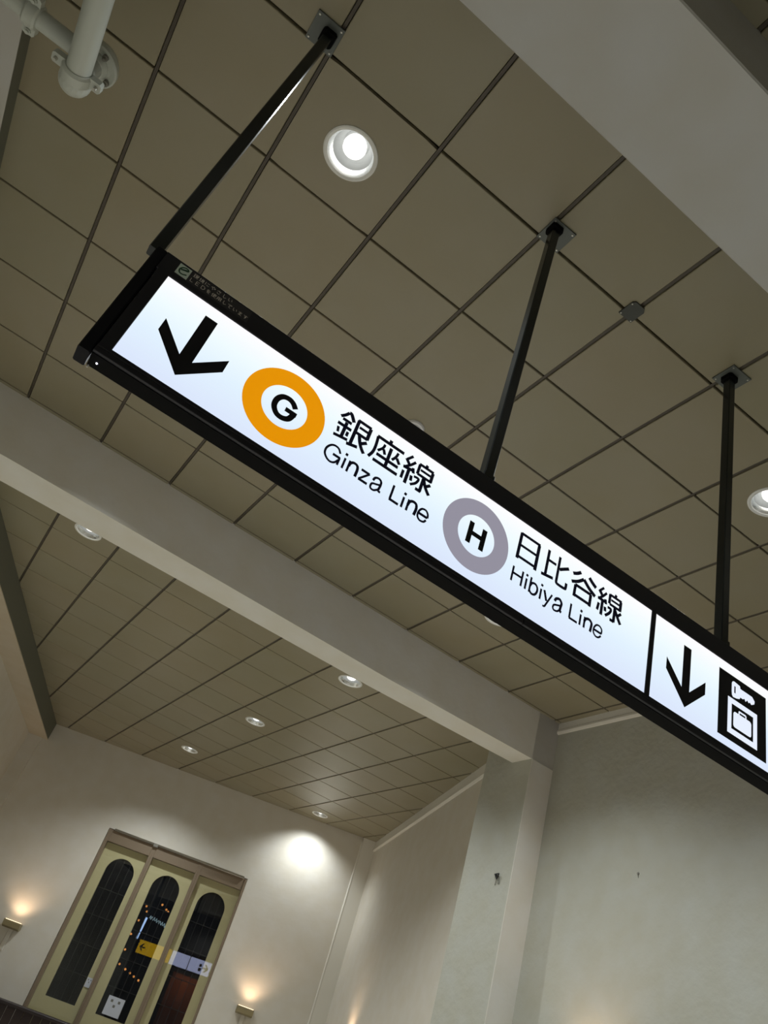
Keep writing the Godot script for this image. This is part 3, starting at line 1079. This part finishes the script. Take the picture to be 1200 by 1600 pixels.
# ---------------------------------------------------------------- walls: sconces, window, counter
func sconces():
	var f := far_frame()
	var out_e := Vector3(right_x(-17.2) - right_x(-7.0), 0, -10.2).normalized()   # along the east wall
	var n_e := Vector3(out_e.z, 0, -out_e.x)
	if n_e.x > 0.0:
		n_e = -n_e
	var spots := [
		[Transform3D(f.basis, f * Vector3(-7.84 * T, level(-4.62), 0)), "lit metal wall sconce on the window side nearer the dark wooden counter"],
		[Transform3D(f.basis, f * Vector3(-1.94 * T, level(-4.62), 0)), "lit metal wall sconce between the windows and the far corner"],
		[Transform3D(Basis(Vector3.UP.cross(n_e), Vector3.UP, n_e), w(11.54, -4.72, -13.8)), "wall sconce below the picture on the far room's side wall"],
		[Transform3D(Basis(Vector3.UP.cross(Vector3.LEFT), Vector3.UP, Vector3.LEFT), w(9.13, -4.72, -4.63)), "wall sconce below the picture on the large right wall"],
	]
	for s in spots:
		var t := thing("wall_sconce", s[1], "sconce", s[0], "wall sconces")
		var st := stool()
		# tray: a wedge box on a back plate
		var prof := [Vector2(0.0, -0.05), Vector2(0.06, -0.075), Vector2(0.135, -0.055), Vector2(0.15, 0.0), Vector2(0.15, 0.02), Vector2(0.0, 0.02)]
		for side in [-1.0, 1.0]:
			var cap: Array = []
			for p in prof:
				cap.append(Vector3(side * 0.125, p.y, p.x))
			face(st, [cap[0], cap[1], cap[2], cap[3], cap[4], cap[5]], Vector3(side, 0, 0))
		for k in prof.size():
			if k == 4:
				continue
			var a: Vector2 = prof[k]
			var b: Vector2 = prof[(k + 1) % prof.size()]
			var d := (b - a).normalized()
			face(st, [Vector3(-0.125, a.y, a.x), Vector3(0.125, a.y, a.x), Vector3(0.125, b.y, b.x), Vector3(-0.125, b.y, b.x)], Vector3(0, -d.x, d.y))
		box(st, Vector3(-0.125, -0.004, 0.0), Vector3(0.125, 0.0, 0.15))
		obj("tray", st, M.sconce, t)
		st = stool()
		cbox(st, Vector3(-0.112, 0.004, 0.06), Vector3(0.112, 0.028, 0.138), 0.006, 0)
		obj("lamp_lens", st, M.sconce_lamp, t)
		st = stool()
		cbox(st, Vector3(-0.03, -0.34, 0.0), Vector3(0.03, -0.04, 0.03), 0.008, 1)
		obj("bracket", st, M.far_wall, t)
		var l := SpotLight3D.new()
		l.name = "lamp_light"
		l.position = Vector3(0, 0.036, 0.138)
		l.rotation_degrees = Vector3(78, 0, 0)
		l.spot_angle = 62.0
		l.spot_angle_attenuation = 0.9
		l.light_energy = SCONCE
		l.light_color = c8(255, 218, 182)
		l.spot_range = 12.0
		l.spot_attenuation = 2.0
		l.light_size = 0.08
		l.shadow_enabled = true
		t.add_child(l)


func arch(cx: float, y0: float, y1: float, r: float) -> PackedVector2Array:
	# an upright opening with a round head, counter-clockwise from the lower left
	var p := PackedVector2Array([Vector2(cx - r, y0), Vector2(cx + r, y0)])
	for k in 17:
		var a := PI * k / 16.0
		p.append(Vector2(cx + r * cos(a), y1 - r + r * sin(a)))
	return p


func flat(st: SurfaceTool, poly: PackedVector2Array, z0: float, z1: float):
	# an upright (x, y) polygon of thickness z0..z1
	var p := poly
	if Geometry2D.is_polygon_clockwise(p):
		p.reverse()
	var tri := Geometry2D.triangulate_polygon(p)
	for k in range(0, tri.size(), 3):
		var a: Array = []
		var b: Array = []
		for q in 3:
			a.append(Vector3(p[tri[k + q]].x, p[tri[k + q]].y, z0))
			b.append(Vector3(p[tri[k + q]].x, p[tri[k + q]].y, z1))
		face(st, a, Vector3.FORWARD)
		face(st, b, Vector3.BACK)
	for k in p.size():
		var j := (k + 1) % p.size()
		var d := p[j] - p[k]
		face(st, [Vector3(p[k].x, p[k].y, z0), Vector3(p[j].x, p[j].y, z0), Vector3(p[j].x, p[j].y, z1), Vector3(p[k].x, p[k].y, z1)], Vector3(d.y, -d.x, 0).normalized())


func window_and_counter():
	var f := far_frame()
	var t := thing("window_1", "tall window of three cream leaves with arched leaded panes in a brown metal frame", "window", f)
	t.set_meta("kind", "structure")
	var y_top := level(-1.965)
	var y_low := level(-7.9)
	var s0 := -6.78 * T
	var s1 := -2.965 * T
	var st := stool()
	cbox(st, Vector3(s0, y_top - 0.17, -0.10), Vector3(s1, y_top, 0.0), 0.003, 0)
	cbox(st, Vector3(s0, y_low, -0.12), Vector3(s0 + 0.05, y_top, 0.012), 0.004, 1)
	cbox(st, Vector3(s1 - 0.035, y_low, -0.12), Vector3(s1, y_top, 0.012), 0.004, 1)
	obj("window_frame", st, M.frame, t)
	st = stool()
	cbox(st, Vector3(s0 + 0.09, y_top - 0.012, 0.0), Vector3(s1 - 0.06, y_top + 0.022, 0.04), 0.006, 0)
	obj("door_track", st, M.chrome, t)
	st = stool()
	cbox(st, Vector3(-5.52 * T - 0.02, y_top - 0.03, 0.0), Vector3(-5.52 * T + 0.05, y_top + 0.012, 0.05), 0.005, 0)
	obj("track_bracket", st, M.screw, t)
	for m in [[-5.565, -5.445], [-4.29, -4.165]]:
		st = stool()
		cbox(st, Vector3(m[0] * T, y_low, -0.10), Vector3(m[1] * T, y_top - 0.01, 0.006), 0.006, 1)
		cbox(st, Vector3((m[0] + m[1]) * 0.5 * T - 0.006, y_low, 0.0), Vector3((m[0] + m[1]) * 0.5 * T + 0.006, y_top - 0.15, 0.014), 0.003, 1)
		obj("mullion", st, M.frame, t)
	# the three leaves: [left, right, arch centre]
	var leaves := [[-6.72, -5.55, -6.085], [-5.46, -4.27, -4.845], [-4.18, -3.0, -3.605]]
	var turn := deg_to_rad(3.2)
	for k in 3:
		var lv: Array = leaves[k]
		var x0: float = lv[0] * T
		var x1: float = lv[1] * T
		var cx: float = lv[2] * T
		var r := 0.365 * T
		var ya := level(-2.49)
		var yb := level(-5.70)
		var hole := arch(cx, yb, ya, r)
		st = stool()
		var zb := -0.135
		var zf := -0.095
		leaf_sheet(st, x0, x1, y_low, level(-2.0), hole, zb, zf)
		var leaf := obj("leaf", st, M.cream, t)
		# lead lines and panes in the opening
		var lead := stool()
		var cols := 4
		var rows := [yb, yb + 0.36, yb + 0.72, yb + 1.10, yb + 1.46, ya]
		for c in cols:
			for q in rows.size() - 1:
				var a := cx - r + 2.0 * r * c / cols
				var b := cx - r + 2.0 * r * (c + 1) / cols
				var cell := PackedVector2Array([Vector2(a + 0.003, rows[q] + 0.003), Vector2(b - 0.003, rows[q] + 0.003), Vector2(b - 0.003, rows[q + 1] - 0.003), Vector2(a + 0.003, rows[q + 1] - 0.003)])
				var cut := Geometry2D.intersect_polygons(cell, hole)
				if cut.is_empty():
					continue
				var pst := stool()
				flat(pst, cut[0], -0.122, -0.117)
				obj("glass_pane", pst, M.stained if (c + q + k) % 2 else M.stained2, leaf)
				if c > 0:
					box(lead, Vector3(a - 0.004, rows[q], -0.125), Vector3(a + 0.004, minf(rows[q + 1], ya - r + sqrt(maxf(r * r - (a - cx) * (a - cx), 0.0))), -0.113))
		for q in range(1, rows.size() - 1):
			box(lead, Vector3(cx - r, rows[q] - 0.005, -0.125), Vector3(cx + r, rows[q] + 0.005, -0.112))
			lathe(lead, ball_profile(0.013, -90, 90, 6), 10, Transform3D(Basis.IDENTITY, Vector3(cx, rows[q], -0.115)))
		obj("lead_lines", lead, M.lead, leaf)
		# clear sliding pane in front, a touch out of square with the wall
		st = stool()
		var half := (x1 - x0) * 0.5
		var pxf := Transform3D(Basis(Vector3.UP, turn), Vector3((x0 + x1) * 0.5, 0, -0.05))
		box(st, Vector3(-half, y_low, -0.003), Vector3(half, level(-2.2), 0.003), pxf)
		obj("glass_pane", st, M.pane, t)
	# papers on the leaves
	paper("paper_notice", f, Vector3(-4.87 * T, level(-5.46), -0.088), 0.24, 0.23, "white paper notice with small pictures low on the middle window leaf")
	paper("paper_notice", f, Vector3(-5.64 * T, level(-5.19), -0.085), 0.085, 0.12, "small white sticker at the edge of the window leaf nearest the counter")
	# room behind the panes
	var room := thing("dark_room", "dim room seen through the leaded window panes", "room", f)
	room.set_meta("kind", "structure")
	st = stool()
	var bx0 := -7.2 * T
	var bx1 := -2.5 * T
	for q in [[Vector3(bx0, 0, -1.9), Vector3(bx1, 5, -1.8)], [Vector3(bx0 - 0.1, 0, -1.9), Vector3(bx0, 5, -0.42)], [Vector3(bx1, 0, -1.9), Vector3(bx1 + 0.1, 5, -0.42)], [Vector3(bx0, 4.2, -1.9), Vector3(bx1, 4.3, -0.42)]]:
		box(st, q[0], q[1])
	obj("inner_walls", st, M.dark_room, room)
	# warm bulbs, tube and neon line added here in place of reflected lights
	var bulbs := [[-4.80, -3.12], [-4.66, -3.19], [-4.60, -3.22], [-5.16, -3.27], [-5.1, -3.38], [-5.2, -3.62], [-5.24, -3.95], [-5.22, -4.3], [-5.2, -4.62], [-5.02, -4.68], [-4.88, -4.72], [-4.76, -4.76], [-4.62, -4.8]]
	var nth := {}
	for b in bulbs:
		var which := "upper row" if b[1] > -3.35 and b[0] > -5.0 else ("lower row" if b[1] < -4.6 else "upright row")
		nth[which] = nth.get(which, -1) + 1
		var order: String = ["first", "second", "third", "fourth", "fifth"][nth[which]]
		var o := thing("bulb_reflection", "%s small warm stand-in for a reflected bulb from the %s in the %s behind the middle window" % [order, "top" if which == "upright row" else "left", which], "bulb", f * Transform3D(Basis.IDENTITY, Vector3((b[0] + 0.02) * T, level(b[1]), -0.3)), which + " of reflected-bulb stand-ins behind the middle window")
		st = stool()
		lathe(st, ball_profile(0.016, -90, 90, 6), 10)
		obj("glass", st, M.warm_bulb, o)
		st = stool()
		rod(st, Vector3(0, 0.014, 0), Vector3(0, 0.04, 0), 0.007, 8)
		obj("socket", st, M.lead, o)
	var tube := thing("tube_reflection", "bright blue-white upright tube added behind the middle window in place of a reflection", "lamp", f * Transform3D(Basis.IDENTITY, Vector3(-5.03 * T, level(-3.75), -0.32)))
	st = stool()
	rod(st, Vector3(-0.01, -0.15, 0), Vector3(0.006, 0.15, 0), 0.015, 12)
	obj("lamp_tube", st, M.tube, tube)
	st = stool()
	rod(st, Vector3(-0.011, -0.17, 0), Vector3(-0.01, -0.15, 0), 0.017, 12)
	obj("end_cap", st, M.lead, tube)
	st = stool()
	rod(st, Vector3(0.006, 0.15, 0), Vector3(0.007, 0.17, 0), 0.017, 12)
	obj("end_cap", st, M.lead, tube)
	var neon := thing("scribble_reflection", "illegible pale neon scribble added behind the middle window in place of a reflection", "sign", f * Transform3D(Basis.IDENTITY, Vector3(-4.74 * T, level(-3.58), -0.3)))
	st = stool()
	var last := Vector3(-0.13, 0.05, 0)
	for k in range(1, 25):
		var x := -0.13 + 0.3 * k / 24.0
		var p := Vector3(x, 0.05 - x * 0.16 + 0.03 * sin(k * 2.3), 0.004 * cos(k * 1.7))
		rod(st, last, p, 0.005, 6)
		last = p
	obj("lamp_tube", st, M.neon, neon)
	# added board that makes the warm patch of light behind the last leaf
	st = stool()
	box(st, Vector3(-3.9 * T, level(-5.6), -0.62), Vector3(-3.2 * T, level(-4.35), -0.6))
	var board := put_mesh("added_glow_board", st.commit(), M.warm_panel, self, f)
	tag(board, "added orange-brown board for a dim warm glow behind the window leaf nearest the corner", "board")
	var wl := OmniLight3D.new()  # added light without a fixture, warms the board
	wl.name = "warm_room_light"
	wl.position = f * Vector3(-3.55 * T, level(-4.5), -0.35)
	wl.light_energy = 0.035
	wl.light_color = c8(255, 170, 100)
	wl.light_size = 0.05
	wl.omni_range = 6.0
	wl.omni_attenuation = 2.0
	wl.shadow_enabled = true
	add_child(wl)
	# counter in front of the windows
	var c := thing("wooden_counter", "dark red-brown wooden counter in the bottom corner in front of the windows", "counter", f)
	st = stool()
	var ct := level(-6.005)
	cbox(st, Vector3(-9.0 * T, ct - 0.04, 0.5), Vector3(-4.4 * T, ct, 1.05), 0.006, 0)
	obj("counter_top", st, M.wood_top, c)
	for k in 23:
		st = stool()
		cbox(st, Vector3(-9.0 * T + 0.02 + k * 0.118, 0.0, 0.94), Vector3(-9.0 * T + 0.02 + k * 0.118 + 0.112, ct - 0.04, 0.97), 0.004, 1)
		obj("board", st, M.wood, c)


func leaf_sheet(st: SurfaceTool, x0: float, x1: float, y0: float, y1: float, hole: PackedVector2Array, zb: float, zf: float):
	# a board with an arched opening: strips from the opening's rim to the board's edge
	var cx := (hole[0].x + hole[1].x) * 0.5
	var r := hole[1].x - cx
	var yb := hole[0].y
	var spring := hole[2].y
	var quads: Array = [
		[Vector2(x0, y0), Vector2(x1, y0), Vector2(x1, yb), Vector2(x0, yb)],
		[Vector2(x0, yb), Vector2(cx - r, yb), Vector2(cx - r, spring), Vector2(x0, spring)],
		[Vector2(cx + r, yb), Vector2(x1, yb), Vector2(x1, spring), Vector2(cx + r, spring)],
	]
	for k in range(2, hole.size() - 1):
		var a := hole[k]
		var b := hole[k + 1]
		quads.append([a, b, Vector2(b.x, y1), Vector2(a.x, y1)])
	quads.append([Vector2(x0, spring), Vector2(cx - r, spring), Vector2(cx - r, y1), Vector2(x0, y1)])
	quads.append([Vector2(cx + r, spring), Vector2(x1, spring), Vector2(x1, y1), Vector2(cx + r, y1)])
	for q in quads:
		for z in [zb, zf]:
			var p: Array = []
			for v in q:
				p.append(Vector3(v.x, v.y, z))
			face(st, [p[0], p[1], p[2]], Vector3.BACK if z == zf else Vector3.FORWARD)
			face(st, [p[0], p[2], p[3]], Vector3.BACK if z == zf else Vector3.FORWARD)
	for k in hole.size():
		var j := (k + 1) % hole.size()
		var d := hole[j] - hole[k]
		face(st, [Vector3(hole[k].x, hole[k].y, zb), Vector3(hole[j].x, hole[j].y, zb), Vector3(hole[j].x, hole[j].y, zf), Vector3(hole[k].x, hole[k].y, zf)], Vector3(-d.y, d.x, 0).normalized())


func paper(called: String, f: Transform3D, c: Vector3, wide: float, high: float, label: String):
	var t := thing(called, label, "notice", f * Transform3D(Basis.IDENTITY, c))
	var st := stool()
	box(st, Vector3(-wide, -high, -0.001) * 0.5, Vector3(wide, high, 0.001) * 0.5)
	obj("sheet", st, M.paper, t)
	for k in 3:
		st = stool()
		var x := wide * (-0.3 + 0.22 * k)
		var y := high * (0.2 - 0.25 * (k % 2))
		box(st, Vector3(x, y, 0.0006), Vector3(x + wide * 0.14, y + high * 0.14, 0.0012))
		obj("printed_picture", st, M.pipe_dark, t)


func print_ginza_kanji(st):
	ink(st, 10.7, [667, 326, 680, 340, 689, 355])
	ink(st, 13.0, [689, 355, 697, 354, 713, 332])
	ink(st, 11.5, [676, 322, 708, 322])
	ink(st, 11.8, [666, 299, 715, 299])
	ink(st, 11.4, [693, 316, 693, 257])
	ink(st, 9.1, [673, 286, 677, 266])
	ink(st, 9.6, [707, 287, 707, 269])
	ink(st, 10.8, [667, 251, 715, 259])
	ink(st, 11.6, [727, 352, 727, 253])
	ink(st, 11.6, [724, 351, 773, 351])
	ink(st, 12.4, [772, 350, 772, 302])
	ink(st, 10.2, [735, 329, 768, 329])
	ink(st, 11.5, [732, 304, 773, 304])
	ink(st, 11.6, [715, 247, 752, 257])
	ink(st, 12.1, [744, 303, 752, 283, 763, 265, 778, 249])
	ink(st, 11.4, [776, 292, 759, 277])
	ink(st, 11.9, [848, 359, 848, 344])
	ink(st, 12.2, [800, 343, 902, 343])
	ink(st, 10.3, [802, 342, 805, 303, 803, 276, 794, 253])
	ink(st, 9.1, [833, 330, 830, 313, 816, 293])
	ink(st, 10.8, [833, 311, 843, 294])
	ink(st, 9.2, [884, 331, 880, 311, 870, 293])
	ink(st, 11.5, [884, 310, 899, 293])
	ink(st, 11.9, [857, 331, 857, 258])
	ink(st, 11.9, [816, 280, 898, 280])
	ink(st, 11.8, [811, 254, 903, 254])
	ink(st, 9.4, [935, 356, 918, 332])
	ink(st, 11.9, [915, 334, 930, 319])
	ink(st, 9.4, [950, 341, 935, 319, 915, 298])
	ink(st, 11.8, [913, 300, 950, 305])
	ink(st, 10.9, [947, 315, 953, 296])
	ink(st, 11.8, [935, 301, 935, 244])
	ink(st, 10.1, [918, 286, 918, 254])
	ink(st, 10.8, [949, 285, 952, 265])
	ink(st, 10.7, [992, 358, 989, 343])
	ink(st, 10.6, [966, 344, 966, 304])
	ink(st, 10.8, [964, 345, 1020, 345])
	ink(st, 11.9, [1018, 343, 1018, 303])
	ink(st, 9.5, [973, 326, 1012, 326])
	ink(st, 10.6, [966, 306, 1020, 306])
	ink(st, 11.6, [992, 304, 992, 249])
	ink(st, 11.8, [996, 250, 975, 250])
	ink(st, 9.2, [958, 288, 976, 289, 971, 269, 954, 252])
	ink(st, 10.9, [1022, 294, 1008, 280])
	ink(st, 12.4, [993, 302, 1006, 277, 1026, 255])


func print_hibiya_kanji(st):
	ink(st, 12.4, [1394, 350, 1394, 246])
	ink(st, 11.0, [1393, 348, 1476, 348])
	ink(st, 13.3, [1472, 347, 1472, 244])
	ink(st, 10.0, [1399, 302, 1468, 302])
	ink(st, 10.5, [1398, 256, 1469, 256])
	ink(st, 11.6, [1516, 356, 1516, 257])
	ink(st, 10.5, [1521, 317, 1554, 317])
	ink(st, 11.7, [1499, 251, 1550, 259])
	ink(st, 11.0, [1565, 357, 1565, 254])
	ink(st, 11.2, [1565, 256, 1571, 250, 1603, 250, 1608, 257, 1608, 274])
	ink(st, 12.0, [1609, 334, 1589, 321, 1570, 308])
	ink(st, 12.5, [1629, 330, 1646, 339, 1663, 353])
	ink(st, 15.6, [1701, 354, 1716, 343, 1736, 332])
	ink(st, 12.2, [1628, 296, 1655, 311, 1679, 333])
	ink(st, 15.4, [1679, 333, 1707, 312, 1737, 297])
	ink(st, 12.2, [1647, 293, 1647, 246])
	ink(st, 12.1, [1646, 293, 1720, 293])
	ink(st, 12.8, [1718, 294, 1718, 245])
	ink(st, 11.8, [1650, 253, 1714, 253])
	ink(st, 9.2, [1772, 354, 1754, 333])
	ink(st, 14.1, [1752, 336, 1768, 321])
	ink(st, 9.4, [1787, 341, 1771, 319, 1752, 300])
	ink(st, 12.0, [1750, 303, 1788, 303])
	ink(st, 12.1, [1784, 314, 1789, 296])
	ink(st, 12.8, [1772, 300, 1772, 244])
	ink(st, 11.1, [1757, 285, 1753, 254])
	ink(st, 12.3, [1786, 284, 1789, 267])
	ink(st, 11.2, [1831, 358, 1827, 344])
	ink(st, 12.3, [1803, 346, 1803, 307])
	ink(st, 10.6, [1802, 344, 1859, 344])
	ink(st, 13.3, [1855, 343, 1855, 304])
	ink(st, 9.0, [1810, 326, 1851, 326])
	ink(st, 10.6, [1805, 307, 1857, 307])
	ink(st, 13.0, [1831, 303, 1831, 247])
	ink(st, 11.8, [1832, 249, 1813, 249])
	ink(st, 10.5, [1798, 290, 1814, 289, 1809, 272, 1791, 252])
	ink(st, 10.5, [1862, 297, 1845, 279])
	ink(st, 13.8, [1830, 301, 1844, 279, 1863, 254])


func print_ginza_latin(st):
	ink(st, 7.4, [713, 199, 703, 212, 689, 215, 676, 208, 667, 191, 668, 172, 679, 159, 693, 154, 706, 160, 715, 176])
	ink(st, 9.2, [692, 184, 718, 184])
	ink(st, 7.4, [716, 185, 716, 157])
	ink(st, 8.7, [733, 216, 732, 206])
	ink(st, 7.4, [733, 197, 733, 157])
	ink(st, 7.6, [750, 199, 750, 156])
	ink(st, 9.6, [751, 178, 753, 191, 762, 199, 775, 197, 780, 184, 780, 157])
	ink(st, 9.4, [792, 195, 822, 195])
	ink(st, 7.4, [822, 196, 793, 159])
	ink(st, 9.3, [792, 159, 824, 159])
	ink(st, 8.2, [838, 184, 842, 197, 854, 202, 864, 196, 866, 182, 864, 164, 867, 160, 873, 160])
	ink(st, 7.3, [865, 183, 852, 178, 839, 173, 836, 162, 840, 154, 851, 154, 862, 164])


func print_ginza_latin_line(st):
	ink(st, 8.0, [908, 214, 908, 160])
	ink(st, 9.4, [905, 159, 940, 159])
	ink(st, 9.1, [953, 215, 951, 205])
	ink(st, 8.1, [951, 197, 951, 157])
	ink(st, 8.2, [970, 200, 970, 157])
	ink(st, 10.1, [970, 179, 973, 193, 983, 201, 996, 199, 1001, 184, 999, 158])
	ink(st, 9.5, [1013, 177, 1046, 177])
	ink(st, 7.4, [1047, 177, 1044, 191, 1034, 200, 1020, 197, 1012, 182, 1012, 165, 1022, 155, 1037, 157, 1044, 168])


func print_hibiya_latin(st):
	ink(st, 7.9, [1391, 212, 1391, 155])
	ink(st, 8.0, [1431, 213, 1431, 156])
	ink(st, 8.5, [1391, 187, 1431, 187])
	ink(st, 8.8, [1450, 214, 1448, 205])
	ink(st, 8.0, [1449, 197, 1449, 156])
	ink(st, 8.0, [1467, 213, 1467, 155])
	ink(st, 8.4, [1467, 179, 1473, 193, 1486, 197, 1496, 189, 1498, 174, 1491, 159, 1478, 155, 1467, 163])
	ink(st, 9.2, [1515, 214, 1513, 205])
	ink(st, 8.1, [1513, 195, 1513, 155])
	ink(st, 9.4, [1526, 198, 1541, 163])
	ink(st, 7.0, [1560, 198, 1543, 155, 1537, 141, 1529, 140])
	ink(st, 10.2, [1574, 183, 1579, 195, 1593, 200, 1603, 190, 1602, 177, 1601, 161, 1608, 157])
	ink(st, 7.2, [1601, 179, 1587, 174, 1574, 168, 1571, 157, 1577, 150, 1591, 153, 1600, 164])


func print_hibiya_latin_line(st):
	ink(st, 8.4, [1643, 213, 1643, 158])
	ink(st, 8.7, [1641, 158, 1678, 158])
	ink(st, 9.3, [1691, 215, 1688, 205])
	ink(st, 8.5, [1689, 197, 1689, 156])
	ink(st, 8.7, [1708, 198, 1708, 156])
	ink(st, 10.4, [1707, 180, 1713, 193, 1727, 198, 1739, 190, 1739, 174, 1737, 156])
	ink(st, 8.7, [1752, 175, 1786, 175])
	ink(st, 7.0, [1786, 174, 1786, 190, 1775, 199, 1761, 196, 1752, 181, 1752, 164, 1763, 154, 1776, 156, 1786, 167])


func print_letter_g(st):
	ink(st, 18.1, [535, 245, 522, 259, 506, 265, 487, 260, 475, 243, 473, 221, 480, 204, 494, 192, 512, 191, 529, 201, 537, 224])
	ink(st, 16.0, [508, 226, 546, 226])


func print_letter_h(st):
	ink(st, 18.3, [1202, 269, 1202, 187])
	ink(st, 18.7, [1255, 268, 1255, 186])
	ink(st, 16.7, [1211, 229, 1246, 229])
